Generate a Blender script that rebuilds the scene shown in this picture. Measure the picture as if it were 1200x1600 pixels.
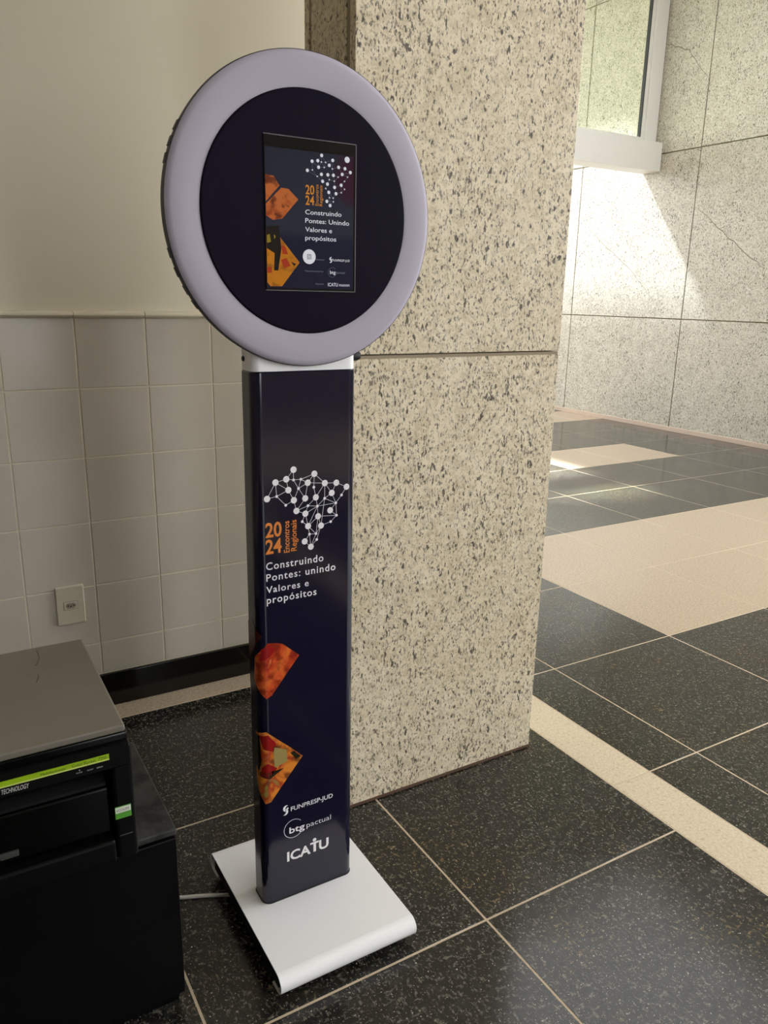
import bpy, bmesh, math, random
from mathutils import Vector, Matrix, Euler
random.seed(7)
for o in list(bpy.data.objects): bpy.data.objects.remove(o)
scene = bpy.context.scene
COL = scene.collection

# ------------------------------------------------------------------ camera
CAM_H = 1.28
right = Vector((0.86135972, -0.50761233, 0.01972692))
down = Vector((-0.11876346, -0.23898072, -0.96373412))
fwd = Vector((0.49391767, 0.82777892, -0.26613417))
cd = bpy.data.cameras.new('camera'); cam = bpy.data.objects.new('camera', cd); COL.objects.link(cam)
M = Matrix.Identity(4)
for i in range(3):
    M[i][0] = right[i]; M[i][1] = -down[i]; M[i][2] = -fwd[i]
M[2][3] = CAM_H
cam.matrix_world = M
cd.sensor_fit = 'VERTICAL'; cd.sensor_height = 36; cd.sensor_width = 27; cd.lens = 1218.37 / 1600 * 36
cd.clip_start = 0.02; cd.clip_end = 200
scene.camera = cam

# ------------------------------------------------------------------ world, sun, exposure
w = bpy.data.worlds.new('sky'); scene.world = w; w.use_nodes = True
bg = w.node_tree.nodes['Background']; bg.inputs['Color'].default_value = (0.97, 0.985, 1.0, 1); bg.inputs['Strength'].default_value = 5.0
SUN = (0.5, -0.72, -1.0)          # direction the sunlight travels
sl = bpy.data.lights.new('sun', 'SUN'); so = bpy.data.objects.new('sun', sl); COL.objects.link(so)
so.rotation_euler = Vector(SUN).to_track_quat('-Z', 'Y').to_euler(); so.location = (0, 12, 14)
sl.energy = 40.0; sl.angle = math.radians(3.5); sl.color = (1.0, 0.98, 0.95)
vs = scene.view_settings
vs.view_transform = 'Standard'; vs.look = 'None'; vs.gamma = 1.0; vs.use_curve_mapping = False; vs.exposure = 0.52

# ------------------------------------------------------------------ material helpers
def lin(c):
    return tuple(((v/255)/12.92 if v/255 <= .04045 else ((v/255+.055)/1.055)**2.4) for v in c) + (1,)
def mat(name, col=None, rough=.5, metal=0, spec=.5, coat=0, coat_rough=.05, emit=None, estr=0):
    m = bpy.data.materials.new(name); m.use_nodes = True
    b = m.node_tree.nodes['Principled BSDF']
    if col: b.inputs['Base Color'].default_value = col if len(col) == 4 else (*col, 1)
    b.inputs['Roughness'].default_value = rough; b.inputs['Metallic'].default_value = metal
    b.inputs['Specular IOR Level'].default_value = spec
    b.inputs['Coat Weight'].default_value = coat; b.inputs['Coat Roughness'].default_value = coat_rough
    if emit: b.inputs['Emission Color'].default_value = emit; b.inputs['Emission Strength'].default_value = estr
    return m
class NT:
    def __init__(s, m): s.t = m.node_tree; s.n = s.t.nodes; s.l = s.t.links; s.b = s.n['Principled BSDF']
    def pos(s, scale=(1,1,1), rot=(0,0,0)):
        g = s.n.new('ShaderNodeNewGeometry'); mp = s.n.new('ShaderNodeMapping')
        mp.inputs['Scale'].default_value = scale; mp.inputs['Rotation'].default_value = rot
        s.l.new(g.outputs['Position'], mp.inputs['Vector']); return mp.outputs['Vector']
    def noise(s, v, scale, detail=2, rough=.5, dist=0):
        n = s.n.new('ShaderNodeTexNoise'); n.inputs['Scale'].default_value = scale; n.inputs['Detail'].default_value = detail
        n.inputs['Roughness'].default_value = rough; n.inputs['Distortion'].default_value = dist
        s.l.new(v, n.inputs['Vector']); return n.outputs['Fac']
    def voro(s, v, scale, feature='F1', out='Distance'):
        n = s.n.new('ShaderNodeTexVoronoi'); n.feature = feature; n.inputs['Scale'].default_value = scale
        s.l.new(v, n.inputs['Vector']); return n.outputs[out]
    def ramp(s, v, stops, interp='LINEAR'):
        r = s.n.new('ShaderNodeValToRGB'); e = r.color_ramp; e.interpolation = interp
        while len(e.elements) < len(stops): e.elements.new(.5)
        for k, (p, c) in zip(e.elements, stops):
            k.position = p; k.color = c if not isinstance(c, (int, float)) else (c, c, c, 1)
        s.l.new(v, r.inputs['Fac']); return r.outputs['Color']
    def mix(s, f, a, b, mode='MIX'):
        m = s.n.new('ShaderNodeMix'); m.data_type = 'RGBA'; m.blend_type = mode
        for sock, v in ((m.inputs[0], f), (m.inputs[6], a), (m.inputs[7], b)):
            if hasattr(v, 'links'): s.l.new(v, sock)
            else: sock.default_value = v
        return m.outputs[2]
    def math(s, op, a, b=0.0):
        m = s.n.new('ShaderNodeMath'); m.operation = op
        for sock, v in ((m.inputs[0], a), (m.inputs[1], b)):
            if hasattr(v, 'links'): s.l.new(v, sock)
            else: sock.default_value = v
        return m.outputs[0]
    def bump(s, h, strength=.2, dist=.002):
        b = s.n.new('ShaderNodeBump'); b.inputs['Strength'].default_value = strength; b.inputs['Distance'].default_value = dist
        s.l.new(h, b.inputs['Height']); s.l.new(b.outputs['Normal'], s.b.inputs['Normal'])
    def col(s, c): s.l.new(c, s.b.inputs['Base Color'])
    def rough(s, c): s.l.new(c, s.b.inputs['Roughness'])

def granite(name, base, light, dark, k=1.0, dens=0.0, rough=.55, fine=.6):
    """cream granite with elongated dark flecks; k scales the grain"""
    m = mat(name, rough=rough, spec=.3); t = NT(m)
    p = t.pos(); pe = t.pos((1, 1, .5), (.35, .25, .2)); pd = t.pos((1, 1, .55), (-.5, .4, .1))
    c = t.mix(t.ramp(t.noise(p, 14*k, 5, .6), [(.35, 0), (.7, 1)]), base, light)
    c = t.mix(t.math('MULTIPLY', t.ramp(t.noise(p, 70*k, 3, .6), [(.44, 0), (.62, 1)]), fine*.75), c, dark_mid(base))
    clus = t.ramp(t.noise(p, 8*k, 4, .65), [(.30, 0), (.72, 1)])
    cl = t.math('MULTIPLY', clus, .07)
    f1 = t.math('ADD', t.noise(pe, 108*k, 2, .55), cl)
    f2 = t.math('ADD', t.noise(pd, 175*k, 2, .6), cl)
    s1 = t.ramp(f1, [(.652 - dens, 0), (.70 - dens, 1)])
    s2 = t.ramp(f2, [(.592 - dens, 0), (.68 - dens, 1)])
    s3 = t.ramp(t.noise(pe, 270*k, 2, .6), [(.58, 0), (.68, 1)])
    c = t.mix(t.math('MULTIPLY', s3, .5), c, dark)
    c = t.mix(t.math('MULTIPLY', s2, .70), c, dark)
    c = t.mix(t.math('MULTIPLY', s1, .85), c, dark)
    t.col(c); t.bump(f1, .08, .001)
    return m
def dark_mid(c): return (c[0]*.62, c[1]*.58, c[2]*.5, 1)

M_granite = granite('cream_granite', lin((222, 208, 178)), lin((234, 222, 196)), lin((50, 42, 36)))
M_granite_far = granite('pale_granite', lin((205, 200, 184)), lin((219, 215, 202)), lin((78, 73, 64)), k=.8, dens=.006, rough=.45)
M_joint = mat('stone_joint', lin((150, 138, 116)), .9)
M_sealant = mat('brown_sealant', lin((86, 62, 46)), .8)

def black_granite(name):
    m = mat(name, rough=.08, spec=.5); t = NT(m)
    p = t.pos(); pe = t.pos((1, .5, 1), (0, 0, .6)); pd = t.pos((.5, 1, 1), (0, 0, .3))
    c = t.mix(t.ramp(t.noise(p, 30, 4, .6), [(.35, 0), (.7, 1)]), lin((24, 24, 22)), lin((46, 45, 40)))
    s1 = t.ramp(t.noise(pe, 140, 3, .6), [(.56, 0), (.67, 1)])
    s2 = t.ramp(t.noise(pd, 92, 3, .65), [(.58, 0), (.69, 1)])
    gold = t.ramp(t.noise(p, 3.5, 3, .6), [(.5, lin((128, 126, 115))), (.64, lin((142, 122, 82)))])
    c = t.mix(t.math('MULTIPLY', s1, .58), c, gold)
    c = t.mix(t.math('MULTIPLY', s2, .62), c, gold)
    s3 = t.ramp(t.noise(p, 210, 1, .5), [(.68, 0), (.73, 1)])
    c = t.mix(t.math('MULTIPLY', s3, .9), c, lin((186, 182, 168)))
    t.col(c); t.rough(t.ramp(t.noise(p, 5, 4, .7), [(.3, .11), (.75, .22)]))
    return m
M_black = black_granite('black_granite')
def beige_granite(name, a, b, d):
    m = mat(name, rough=.22, spec=.4); t = NT(m); p = t.pos()
    c = t.mix(t.ramp(t.noise(p, 150, 3, .6), [(.4, 0), (.62, 1)]), a, b)
    c = t.mix(t.math('MULTIPLY', t.ramp(t.noise(p, 90, 2, .6), [(.58, 0), (.68, 1)]), .45), c, d)
    t.col(c); return m
M_beige = beige_granite('beige_granite', lin((172, 154, 132)), lin((194, 178, 156)), lin((136, 114, 92)))
M_strip = beige_granite('cream_strip_stone', lin((206, 192, 164)), lin((220, 208, 184)), lin((168, 148, 118)))
M_grout = mat('floor_grout', lin((196, 178, 152)), .7)
M_base = mat('black_skirting', lin((16, 15, 13)), .12)
M_pinkbase = mat('pink_skirting', lin((206, 186, 168)), .4)

M_paint = mat('cream_paint', rough=.55)
t = NT(M_paint); t.col(t.ramp(t.noise(t.pos(), 1.5, 4), [(.3, lin((222, 214, 190))), (.7, lin((228, 221, 199)))])); t.bump(t.noise(t.pos(), 60, 3), .05, .001)
M_tile = mat('white_glazed_tile', rough=.22, spec=.5)
t = NT(M_tile); t.col(t.ramp(t.noise(t.pos(), 4, 3), [(.3, lin((194, 186, 171))), (.7, lin((201, 193, 178)))])); t.bump(t.noise(t.pos(), 5, 1), .02, .002)
M_tgrout = mat('tile_grout', lin((214, 205, 182)), .85)
M_trim = mat('cream_glazed_trim', lin((218, 209, 186)), .25)
M_ceil = mat('ceiling_white', lin((205, 200, 188)), .8)
M_hall = mat('hall_wall_paint', lin((112, 104, 94)), .8)

# ------------------------------------------------------------------ mesh helpers
def link(name, me, m=None, parent=None):
    o = bpy.data.objects.new(name, me); COL.objects.link(o)
    if m and me and not me.materials: me.materials.append(m)
    if parent: o.parent = parent
    return o
def from_bm(bm, name, smooth=False):
    bmesh.ops.recalc_face_normals(bm, faces=bm.faces)
    me = bpy.data.meshes.new(name); bm.to_mesh(me); bm.free()
    if smooth:
        ar = sorted(p.area for p in me.polygons); med = ar[len(ar)//2]
        me.set_sharp_from_angle(angle=math.radians(40))
        for p in me.polygons: p.use_smooth = p.area < 6*med or len(ar) < 7
    return me
def add_box(bm, x0, x1, y0, y1, z0, z1, bev=0, seg=2):
    vs_ = [bm.verts.new(v) for v in ((x0,y0,z0),(x1,y0,z0),(x1,y1,z0),(x0,y1,z0),(x0,y0,z1),(x1,y0,z1),(x1,y1,z1),(x0,y1,z1))]
    fs = [bm.faces.new([vs_[i] for i in f]) for f in ((0,3,2,1),(4,5,6,7),(0,1,5,4),(1,2,6,5),(2,3,7,6),(3,0,4,7))]
    if bev:
        es = list({e for f in fs for e in f.edges})
        bmesh.ops.bevel(bm, geom=es, offset=bev, segments=seg, affect='EDGES', profile=.5)
_cache = {}
def box(name, x0, x1, y0, y1, z0, z1, m, parent=None, bev=0, seg=2):
    """one box object whose origin is its base centre; alike boxes share mesh data"""
    key = (round(x1-x0, 4), round(y1-y0, 4), round(z1-z0, 4), m.name, bev, seg)
    if key not in _cache:
        bm = bmesh.new(); a, b, c = (x1-x0)/2, (y1-y0)/2, z1-z0
        add_box(bm, -a, a, -b, b, 0, c, bev, seg); _cache[key] = from_bm(bm, name, bev > 0)
    o = link(name, _cache[key], m, parent)
    loc = Vector(((x0+x1)/2, (y0+y1)/2, z0))
    o.location = loc - (ROOT.get(parent.name, Vector()) if parent else Vector())
    ROOT[o.name] = loc
    return o
ROOT = {}
def empty(name, loc):
    o = bpy.data.objects.new(name, None); COL.objects.link(o); o.location = loc; o.empty_display_size = .05; ROOT[o.name] = Vector(loc); return o
def obj(name, bm, m, parent=None, smooth=False):
    """mesh built in world coordinates, re-based on its parent's origin"""
    base = ROOT.get(parent.name, Vector()) if parent else Vector()
    if base.length: bmesh.ops.translate(bm, verts=bm.verts, vec=-base)
    o = link(name, from_bm(bm, name, smooth), m, parent); ROOT[o.name] = base; return o
def tag(o, label=None, cat=None, group=None, kind=None):
    if label: o['label'] = label
    if cat: o['category'] = cat
    if group: o['group'] = group
    if kind: o['kind'] = kind
    return o
def struct(o, label, cat): return tag(o, label, cat, kind='structure')
def add_tube(bm, pts, r, seg=10, cap=True):
    pts = [Vector(p) for p in pts]; rings = []
    for i, p in enumerate(pts):
        d = (pts[min(i+1, len(pts)-1)] - pts[max(i-1, 0)]).normalized()
        u = d.cross(Vector((0, 0, 1)) if abs(d.z) < .95 else Vector((1, 0, 0))).normalized(); v = d.cross(u)
        rings.append([bm.verts.new(p + u*math.cos(a)*r + v*math.sin(a)*r) for a in [2*math.pi*k/seg for k in range(seg)]])
    for a, b in zip(rings, rings[1:]):
        for k in range(seg): bm.faces.new((a[k], a[(k+1) % seg], b[(k+1) % seg], b[k]))
    if cap: bm.faces.new(rings[0]); bm.faces.new(rings[-1])
def add_prism_y(bm, pts, y0, y1):
    """polygon in (x,z) extruded from y0 to y1"""
    a = [bm.verts.new((x, y0, z)) for x, z in pts]; b = [bm.verts.new((x, y1, z)) for x, z in pts]
    bm.faces.new(a); bm.faces.new(b[::-1]); n = len(pts)
    for i in range(n): bm.faces.new((a[i], b[i], b[(i+1) % n], a[(i+1) % n]))
def add_prism_x(bm, pts, x0, x1):
    a = [bm.verts.new((x0, y, z)) for y, z in pts]; b = [bm.verts.new((x1, y, z)) for y, z in pts]
    bm.faces.new(a); bm.faces.new(b[::-1]); n = len(pts)
    for i in range(n): bm.faces.new((a[i], b[i], b[(i+1) % n], a[(i+1) % n]))
def add_lathe_y(bm, prof, cx, cz, seg=96, sx=1.0, sz=1.0, closed=False):
    """profile of (radius, y) turned about the y axis through (cx, cz)"""
    rings = []
    for r, y in prof:
        if r < 1e-6: rings.append([bm.verts.new((cx, y, cz))])
        else: rings.append([bm.verts.new((cx + sx*r*math.cos(a), y, cz + sz*r*math.sin(a))) for a in [2*math.pi*k/seg for k in range(seg)]])
    pairs = list(zip(rings, rings[1:]))
    if closed: pairs.append((rings[-1], rings[0]))
    for a, b in pairs:
        for k in range(seg):
            k2 = (k+1) % seg
            if len(a) == 1: bm.faces.new((a[0], b[k], b[k2]))
            elif len(b) == 1: bm.faces.new((a[k], a[k2], b[0]))
            else: bm.faces.new((a[k], a[k2], b[k2], b[k]))

# ------------------------------------------------------------------ floor
bm = bmesh.new(); add_box(bm, -2.6, 6.7, -4.6, 11.0, -.12, -.0005)
floor = obj('floor', bm, M_grout); struct(floor, 'polished black and beige granite tiled floor with thin pale joints', 'floor')
G = .0045
def ftile(x0, x1, y0, y1, m):
    box('floor_tile', x0+G/2, x1-G/2, y0+G/2, y1-G/2, -.018, 0, m, floor, bev=.0008, seg=1)
XL = [-2.691, -2.091, -1.491, -.891, -.291, .309, .909, 1.507]
YL = [-2.583, -1.976, -1.369, -.762, -.155, .453, 1.061, 1.67, 2.272]
for a, b in zip(XL[1:], XL[2:]):
    for c, d in zip(YL, YL[1:]): ftile(a, b, c, d, M_black)
for a, b in zip(XL[1:], XL[2:]):
    ftile(a, b, 2.272, 2.373, M_beige)          # beige border strip along the tiled wall
YR = [-2.39, -1.78, -1.17, -.56, .05, .66, 1.27, 1.879, 2.494, 3.13, 3.78, 4.42, 5.05, 5.68, 6.31, 6.95, 7.6]
XR = [1.65, 1.85, 2.456, 3.066, 3.70, 4.335, 4.975, 5.61, 6.24, 6.618]
for c, d in zip(YR, YR[1:]): ftile(1.507, 1.65, c, d, M_strip)       # narrow cream strip
for i, (a, b) in enumerate(zip(XR, XR[1:])):
    for c, d in zip(YR, YR[1:]):
        beige = (a > 2.4 and 1.8 < c < 3.0) or (4.3 < a < 5.5 and 4.4 < c < 4.9) or (a > 2.4 and 6.2 < c < 6.5) or (a > 2.4 and c < -1.5)
        ftile(a, b, c, d, M_beige if beige else M_black)

for a in range(4):
    for c in range(7): ftile(-2.6 + a*1.02, -2.6 + (a+1)*1.02, 2.58 + c*1.2, 2.58 + (c+1)*1.2, M_black)   # unseen court paving, black to cut bounced light
for c in range(3):
    for a in range(4): ftile(1.65 + a*1.242, 1.65 + (a+1)*1.242, 7.6 + c*1.13, 7.6 + (c+1)*1.13, M_black)

# ------------------------------------------------------------------ tiled wall on the left
WY = 2.373
bm = bmesh.new()
add_box(bm, -2.6, 2.08, WY+.008, WY+.2, 1.2087, 4.5); add_box(bm, -2.6, 2.08, WY+.012, WY+.2, 0, 1.2087)
wl = obj('wall_left', bm, M_paint); struct(wl, 'cream painted wall above a dado of white square tiles', 'wall')
bm = bmesh.new(); add_box(bm, -2.6, 2.07, WY+.0011, WY+.013, .10, 1.2087); obj('tile_grout', bm, M_tgrout, wl)
ZR = [.1128, .2190, .4106, .6105, .8075, 1.0087, 1.2070]
XC = [.392 + .1968*k for k in range(-9, 9)] + [2.07]
g = .0036
for a, b in zip(XC, XC[1:]):
    for c, d in zip(ZR, ZR[1:]):
        box('wall_tile', a+g/2, b-g/2, WY, WY+.010, c+g/2, d-g/2, M_tile, wl, bev=.0014, seg=2)
    bm = bmesh.new()
    pr = [(WY+.012, 1.2065), (WY-.004, 1.2065)] + [(WY+.004-.015*math.cos(q), 1.2150+.0100*math.sin(q)) for q in [math.radians(x) for x in (-40, -10, 20, 50, 80)]] + [(WY+.012, 1.2255)]
    add_prism_x(bm, pr, a+.0008, b-.0008); obj('tile_trim', bm, M_trim, wl, True)
bm = bmesh.new(); add_box(bm, -2.6, 2.08, WY-.012, WY+.012, 0, .1110, .002)
struct(obj('baseboard_left', bm, M_base), 'polished black granite skirting under the white wall tiles', 'baseboard')

# ------------------------------------------------------------------ granite pillar
PX0, PX1, PY0, PY1 = .828, 1.434, 1.536, 1.775
pil = empty('stone_pillar', ((PX0+PX1)/2, (PY0+PY1)/2, 0))
tag(pil, 'square pillar clad in speckled cream granite slabs behind the kiosk', 'pillar')
bm = bmesh.new(); add_box(bm, PX0+.018, PX1-.018, PY0+.02, PY1-.02, 0, 4.5); obj('core', bm, M_joint, pil)
PZ = [.006, 1.150, 2.735, 4.32, 4.5]
for c, d in zip(PZ, PZ[1:]):
    z0, z1 = c+(.005 if c > .1 else 0), d-.005
    box('stone_panel', PX0, PX1, PY0, PY0+.024, z0, z1, M_granite, pil, bev=.002, seg=2)
    box('stone_panel', PX0+.004, PX0+.026, PY0+.046, PY1-.026, z0, z1, M_granite, pil, bev=.002, seg=2)
    box('stone_panel', PX1-.024, PX1, PY0+.026, PY1-.026, z0, z1, M_granite, pil, bev=.002, seg=2)
    box('stone_panel', PX0, PX1, PY1-.024, PY1, z0, z1, M_granite, pil, bev=.002, seg=2)
bm = bmesh.new(); add_box(bm, PX0+.006, PX0+.02, PY0+.024, PY0+.046, 0, 4.5, 0); obj('corner_joint', bm, M_joint, pil)
bm = bmesh.new(); add_box(bm, PX0-.002, PX1+.001, PY0-.0025, PY0+.03, .0, .0075, .001); obj('base_sealant', bm, M_sealant, pil)
bm = bmesh.new(); add_box(bm, PX0+.002, PX1-.002, PY0+.004, PY0+.03, 1.1445, 1.1525); obj('joint_filler', bm, M_joint, pil)

# ------------------------------------------------------------------ far granite wall
FX = 6.618
bm = bmesh.new(); add_box(bm, FX+.016, FX+.3, 2.2, 11.0, 0, 4.6)
fw = obj('wall_far', bm, M_joint); struct(fw, 'far wall of large pale speckled granite slabs with dark joints', 'wall')
FYL = [2.2, 3.84, 5.39, 6.94, 8.49, 10.04, 11.0]; FZL = [.0, 1.121, 2.70, 4.28, 4.6]
for a, b in zip(FYL, FYL[1:]):
    for c, d in zip(FZL, FZL[1:]):
        box('stone_panel', FX, FX+.022, a+.005, b-.005, c+.005, d-.005, M_granite_far, fw, bev=.0015, seg=1)
M_vein = mat('dark_vein', lin((128, 118, 102)), .6)
def vein(pts, wd):
    bm = bmesh.new(); n = 14; P = []
    for i in range(n+1):
        q = i/n*(len(pts)-1); k = min(int(q), len(pts)-2); f = q-k
        P.append((pts[k][0]*(1-f)+pts[k+1][0]*f, pts[k][1]*(1-f)+pts[k+1][1]*f + random.uniform(-.012, .012)))
    up, lo = [], []
    for i, (y, z) in enumerate(P):
        h_ = wd*(.35+.65*math.sin(math.pi*(i+.5)/(n+1)))/2
        up.append((y, z+h_)); lo.append((y, z-h_))
    add_prism_x(bm, up+lo[::-1], FX-.0006, FX+.004); obj('vein', bm, M_vein, fw)
vein([(5.95, 3.70), (5.66, 3.58), (5.38, 3.26)], .010)
vein([(5.35, 2.157), (5.05, 1.93), (4.75, 1.72), (4.55, 1.587)], .011)
vein([(6.864, 2.142), (6.5, 1.86), (6.1, 1.6), (5.77, 1.294)], .007)
bm = bmesh.new(); add_box(bm, FX-.012, FX+.01, 2.2, 11.0, 0, .045, .002)
struct(obj('baseboard_far', bm, M_pinkbase), 'low pinkish stone skirting along the far granite wall', 'baseboard')

# ------------------------------------------------------------------ hanging window beside the far wall
M_white = mat('white_lacquer', lin((238, 237, 233)), .35)
M_gasket = mat('black_gasket', lin((40, 42, 42)), .6)
M_glass = bpy.data.materials.new('green_glass'); M_glass.use_nodes = True
t_ = M_glass.node_tree; t_.nodes.clear()
out = t_.nodes.new('ShaderNodeOutputMaterial'); tr = t_.nodes.new('ShaderNodeBsdfTransparent'); gl = t_.nodes.new('ShaderNodeBsdfGlossy'); mx = t_.nodes.new('ShaderNodeMixShader')
tr.inputs['Color'].default_value = (.95, .98, .90, 1); gl.inputs['Roughness'].default_value = .02; mx.inputs[0].default_value = .05
t_.links.new(tr.outputs[0], mx.inputs[1]); t_.links.new(gl.outputs[0], mx.inputs[2]); t_.links.new(mx.outputs[0], out.inputs[0])
WNY = 5.97
bm = bmesh.new(); add_box(bm, 2.09, FX-.004, WNY-.12, WNY+.10, 2.535, 2.80, .006)
win = obj('window_1', bm, M_white, None, True); struct(win, 'high window with pale green glass and a deep white sill box', 'window')
box('window_frame', FX-.165, FX-.004, WNY-.03, WNY+.05, 2.80, 4.5, M_white, win, bev=.004)
box('window_frame', FX-.205, FX-.165, WNY-.012, WNY+.04, 2.80, 4.5, M_white, win, bev=.003)
box('gasket', FX-.215, FX-.205, WNY-.006, WNY+.03, 2.84, 4.5, M_gasket, win)
box('window_frame', 2.09, FX-.205, WNY-.015, WNY+.05, 2.80, 2.845, M_white, win, bev=.003)
box('window_frame', 2.09, FX-.205, WNY-.015, WNY+.05, 4.16, 4.24, M_white, win, bev=.003)
box('window_frame', 2.09, FX-.205, WNY-.015, WNY+.05, 4.42, 4.5, M_white, win, bev=.003)
box('window_frame', 2.09, 2.15, WNY-.015, WNY+.05, 2.845, 4.42, M_white, win, bev=.003)
box('glass_pane', 2.13, FX-.207, WNY+.010, WNY+.018, 2.84, 4.18, M_glass, win)
box('glass_pane', 2.13, FX-.207, WNY+.010, WNY+.018, 4.22, 4.44, M_glass, win)

# ------------------------------------------------------------------ rest of the hall, outside the frame
def wall(name, label, boxes, m):
    bm = bmesh.new()
    for b in boxes: add_box(bm, *b)
    struct(obj(name, bm, m), label, 'wall')
wall('wall_side', 'plain plaster wall on the near left side of the hall', [(-2.8, -2.6, -4.6, 2.6, 0, 4.5)], M_hall)
wall('wall_back', 'unseen plaster wall behind the camera with two tall openings added for daylight', [(-2.8, .9, -4.8, -4.6, 0, 4.5), (1.9, 4.8, -4.8, -4.6, 0, 4.5), (4.8, 6.9, -4.8, -4.6, 4.2, 4.5), (6.5, 6.9, -4.8, -4.6, 0, 4.2), (4.8, 6.5, -4.8, -4.6, 0, 1.0), (.9, 1.9, -4.8, -4.6, 0, .5), (.9, 1.9, -4.8, -4.6, 3.8, 4.5)], M_hall)  # right-hand opening added to light the far wall
wall('wall_right', 'wall with a wide glazed opening on the right of the hall', [(FX, FX+.3, -4.6, -4.2, 0, 4.6), (FX, FX+.3, -4.2, 2.2, 3.8, 4.6), (FX, FX+.3, -4.2, 2.2, 0, 1.0)], M_hall)
wall('wall_inner', 'inner wall running back from the granite pillar', [(1.93, 2.08, 2.574, 5.85, 0, 4.5)], M_hall)
wall('wall_sky_block', 'unseen wall added round the open court to block sky light', [(-1.4, -1.2, 2.58, 11.0, 0, 3.5), (-1.4, 6.9, 11.0, 11.2, 0, 2.2)], M_hall)  # unseen walls added to cut sky light on the far wall
# roof: unseen slab; court edge and long slot shaped to aim sun patches
R0, R1 = 4.5, 4.7
S1 = (4.90, 5.90, 7.30, 10.6)
bm = bmesh.new()
S3 = (3.0, 6.0, -.5, 4.6)
add_box(bm, -2.8, S3[0], -4.8, 6.25, R0, R1); add_box(bm, S3[1], 6.92, -4.8, 6.25, R0, R1)
add_box(bm, S3[0], S3[1], -4.8, S3[2], R0, R1); add_box(bm, S3[0], S3[1], S3[3], 6.25, R0, R1)
add_box(bm, -2.8, 2.1, 6.25, 6.87, R0, R1); add_box(bm, 2.1, S1[0], 6.25, 11, R0, R1)
add_box(bm, S1[0], S1[1], 6.25, S1[2], R0, R1); add_box(bm, S1[0], S1[1], S1[3], 11, R0, R1)
add_box(bm, S1[1], 6.92, 6.25, 11, R0, R1)
struct(obj('ceiling', bm, M_ceil), 'unseen white ceiling slab with openings added to shape sun and fill light', 'ceiling')

M_sundim = bpy.data.materials.new('sun_dim_glass'); M_sundim.use_nodes = True
t_ = M_sundim.node_tree; t_.nodes.clear()
out = t_.nodes.new('ShaderNodeOutputMaterial'); tr = t_.nodes.new('ShaderNodeBsdfTransparent'); tr.inputs['Color'].default_value = (.345, .365, .395, 1); t_.links.new(tr.outputs[0], out.inputs[0])
bm = bmesh.new(); add_box(bm, S1[0]-.02, S1[1]+.02, S1[2]-.02, S1[3]+.02, R1, R1+.012)
M_fill = bpy.data.materials.new('fill_light_sheet'); M_fill.use_nodes = True
t_ = M_fill.node_tree; t_.nodes.clear()
out = t_.nodes.new('ShaderNodeOutputMaterial'); tr = t_.nodes.new('ShaderNodeBsdfTranslucent'); tr.inputs['Color'].default_value = (.12, .12, .118, 1); t_.links.new(tr.outputs[0], out.inputs[0])
bm2 = bmesh.new(); bm2.faces.new([bm2.verts.new(v) for v in ((S3[0]-.02, S3[2]-.02, R1), (S3[1]+.02, S3[2]-.02, R1), (S3[1]+.02, S3[3]+.02, R1), (S3[0]-.02, S3[3]+.02, R1))])
struct(obj('fill_rooflight', bm2, M_fill), 'unseen translucent sheet added over the hall as soft fill light', 'window')  # made-up rooflight, soft fill for the far wall and window box
struct(obj('sun_dim_pane', bm, M_sundim), 'unseen tinted pane added over the ceiling slot to dim the sun', 'window')  # added pane that weakens the sun coming through the slot

# ================================================================== kiosk
M_vinyl = mat('navy_vinyl', lin((15, 13, 38)), .13, spec=.6)
M_vinyl_disc = mat('dark_navy_face', lin((17, 11, 29)), .45, spec=.05)
M_ring = mat('lavender_diffuser', lin((178, 172, 186)), .6, spec=.15)
M_rim = mat('black_shell', lin((28, 26, 28)), .5)
M_steel = mat('white_powder_coat', lin((249, 249, 250)), .25, spec=.5)
M_rubber = mat('black_rubber', lin((14, 14, 14)), .6)
M_wprint = mat('white_print', lin((240, 238, 240)), .4)
M_oprint = mat('orange_print', lin((226, 132, 48)), .4)
KX = .586
k = empty('photo_kiosk', (KX, 1.295, 0))
tag(k, 'tall photo totem with round lavender ring light, screen and navy column on white base', 'kiosk')
# base: bent sheet with rounded front and back lips
ZT, ZB = .060, .018
def base_profile(off):
    pts = []; y0, y1 = 1.078, 1.485; r = .021 - off
    pts += [(y0+.021 - r*math.sin(a), (ZT+ZB)/2 - .0 - r*math.cos(a)) for a in [math.radians(d) for d in range(0, 181, 15)]]
    pts += [(y1-.021 + r*math.sin(a), (ZT+ZB)/2 + r*math.cos(a)) for a in [math.radians(d) for d in range(0, 181, 15)]]
    return pts
o_, i_ = base_profile(0), base_profile(.003)
o_ = [(1.122, ZB)] + o_ + [(1.441, ZB)]; i_ = [(1.122, ZB+.003)] + i_ + [(1.441, ZB+.003)]
bm = bmesh.new(); X0, X1 = .4435, .741
rows = []
for x in (X0, X1): rows.append(([bm.verts.new((x, y, z)) for y, z in o_], [bm.verts.new((x, y, z)) for y, z in i_]))
n = len(o_)
for j in range(n-1):
    bm.faces.new((rows[0][0][j], rows[0][0][j+1], rows[1][0][j+1], rows[1][0][j]))
    bm.faces.new((rows[0][1][j], rows[1][1][j], rows[1][1][j+1], rows[0][1][j+1]))
    for s in (0, 1): bm.faces.new((rows[s][0][j], rows[s][1][j], rows[s][1][j+1], rows[s][0][j+1]))
for j in (0, n-1): bm.faces.new((rows[0][0][j], rows[1][0][j], rows[1][1][j], rows[0][1][j]))
base = obj('base_plate', bm, M_steel, k, True)
bm = bmesh.new(); add_box(bm, .4465, .738, 1.100, 1.463, .0225, .0560, .002); obj('base_core', bm, M_rubber, k)
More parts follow.
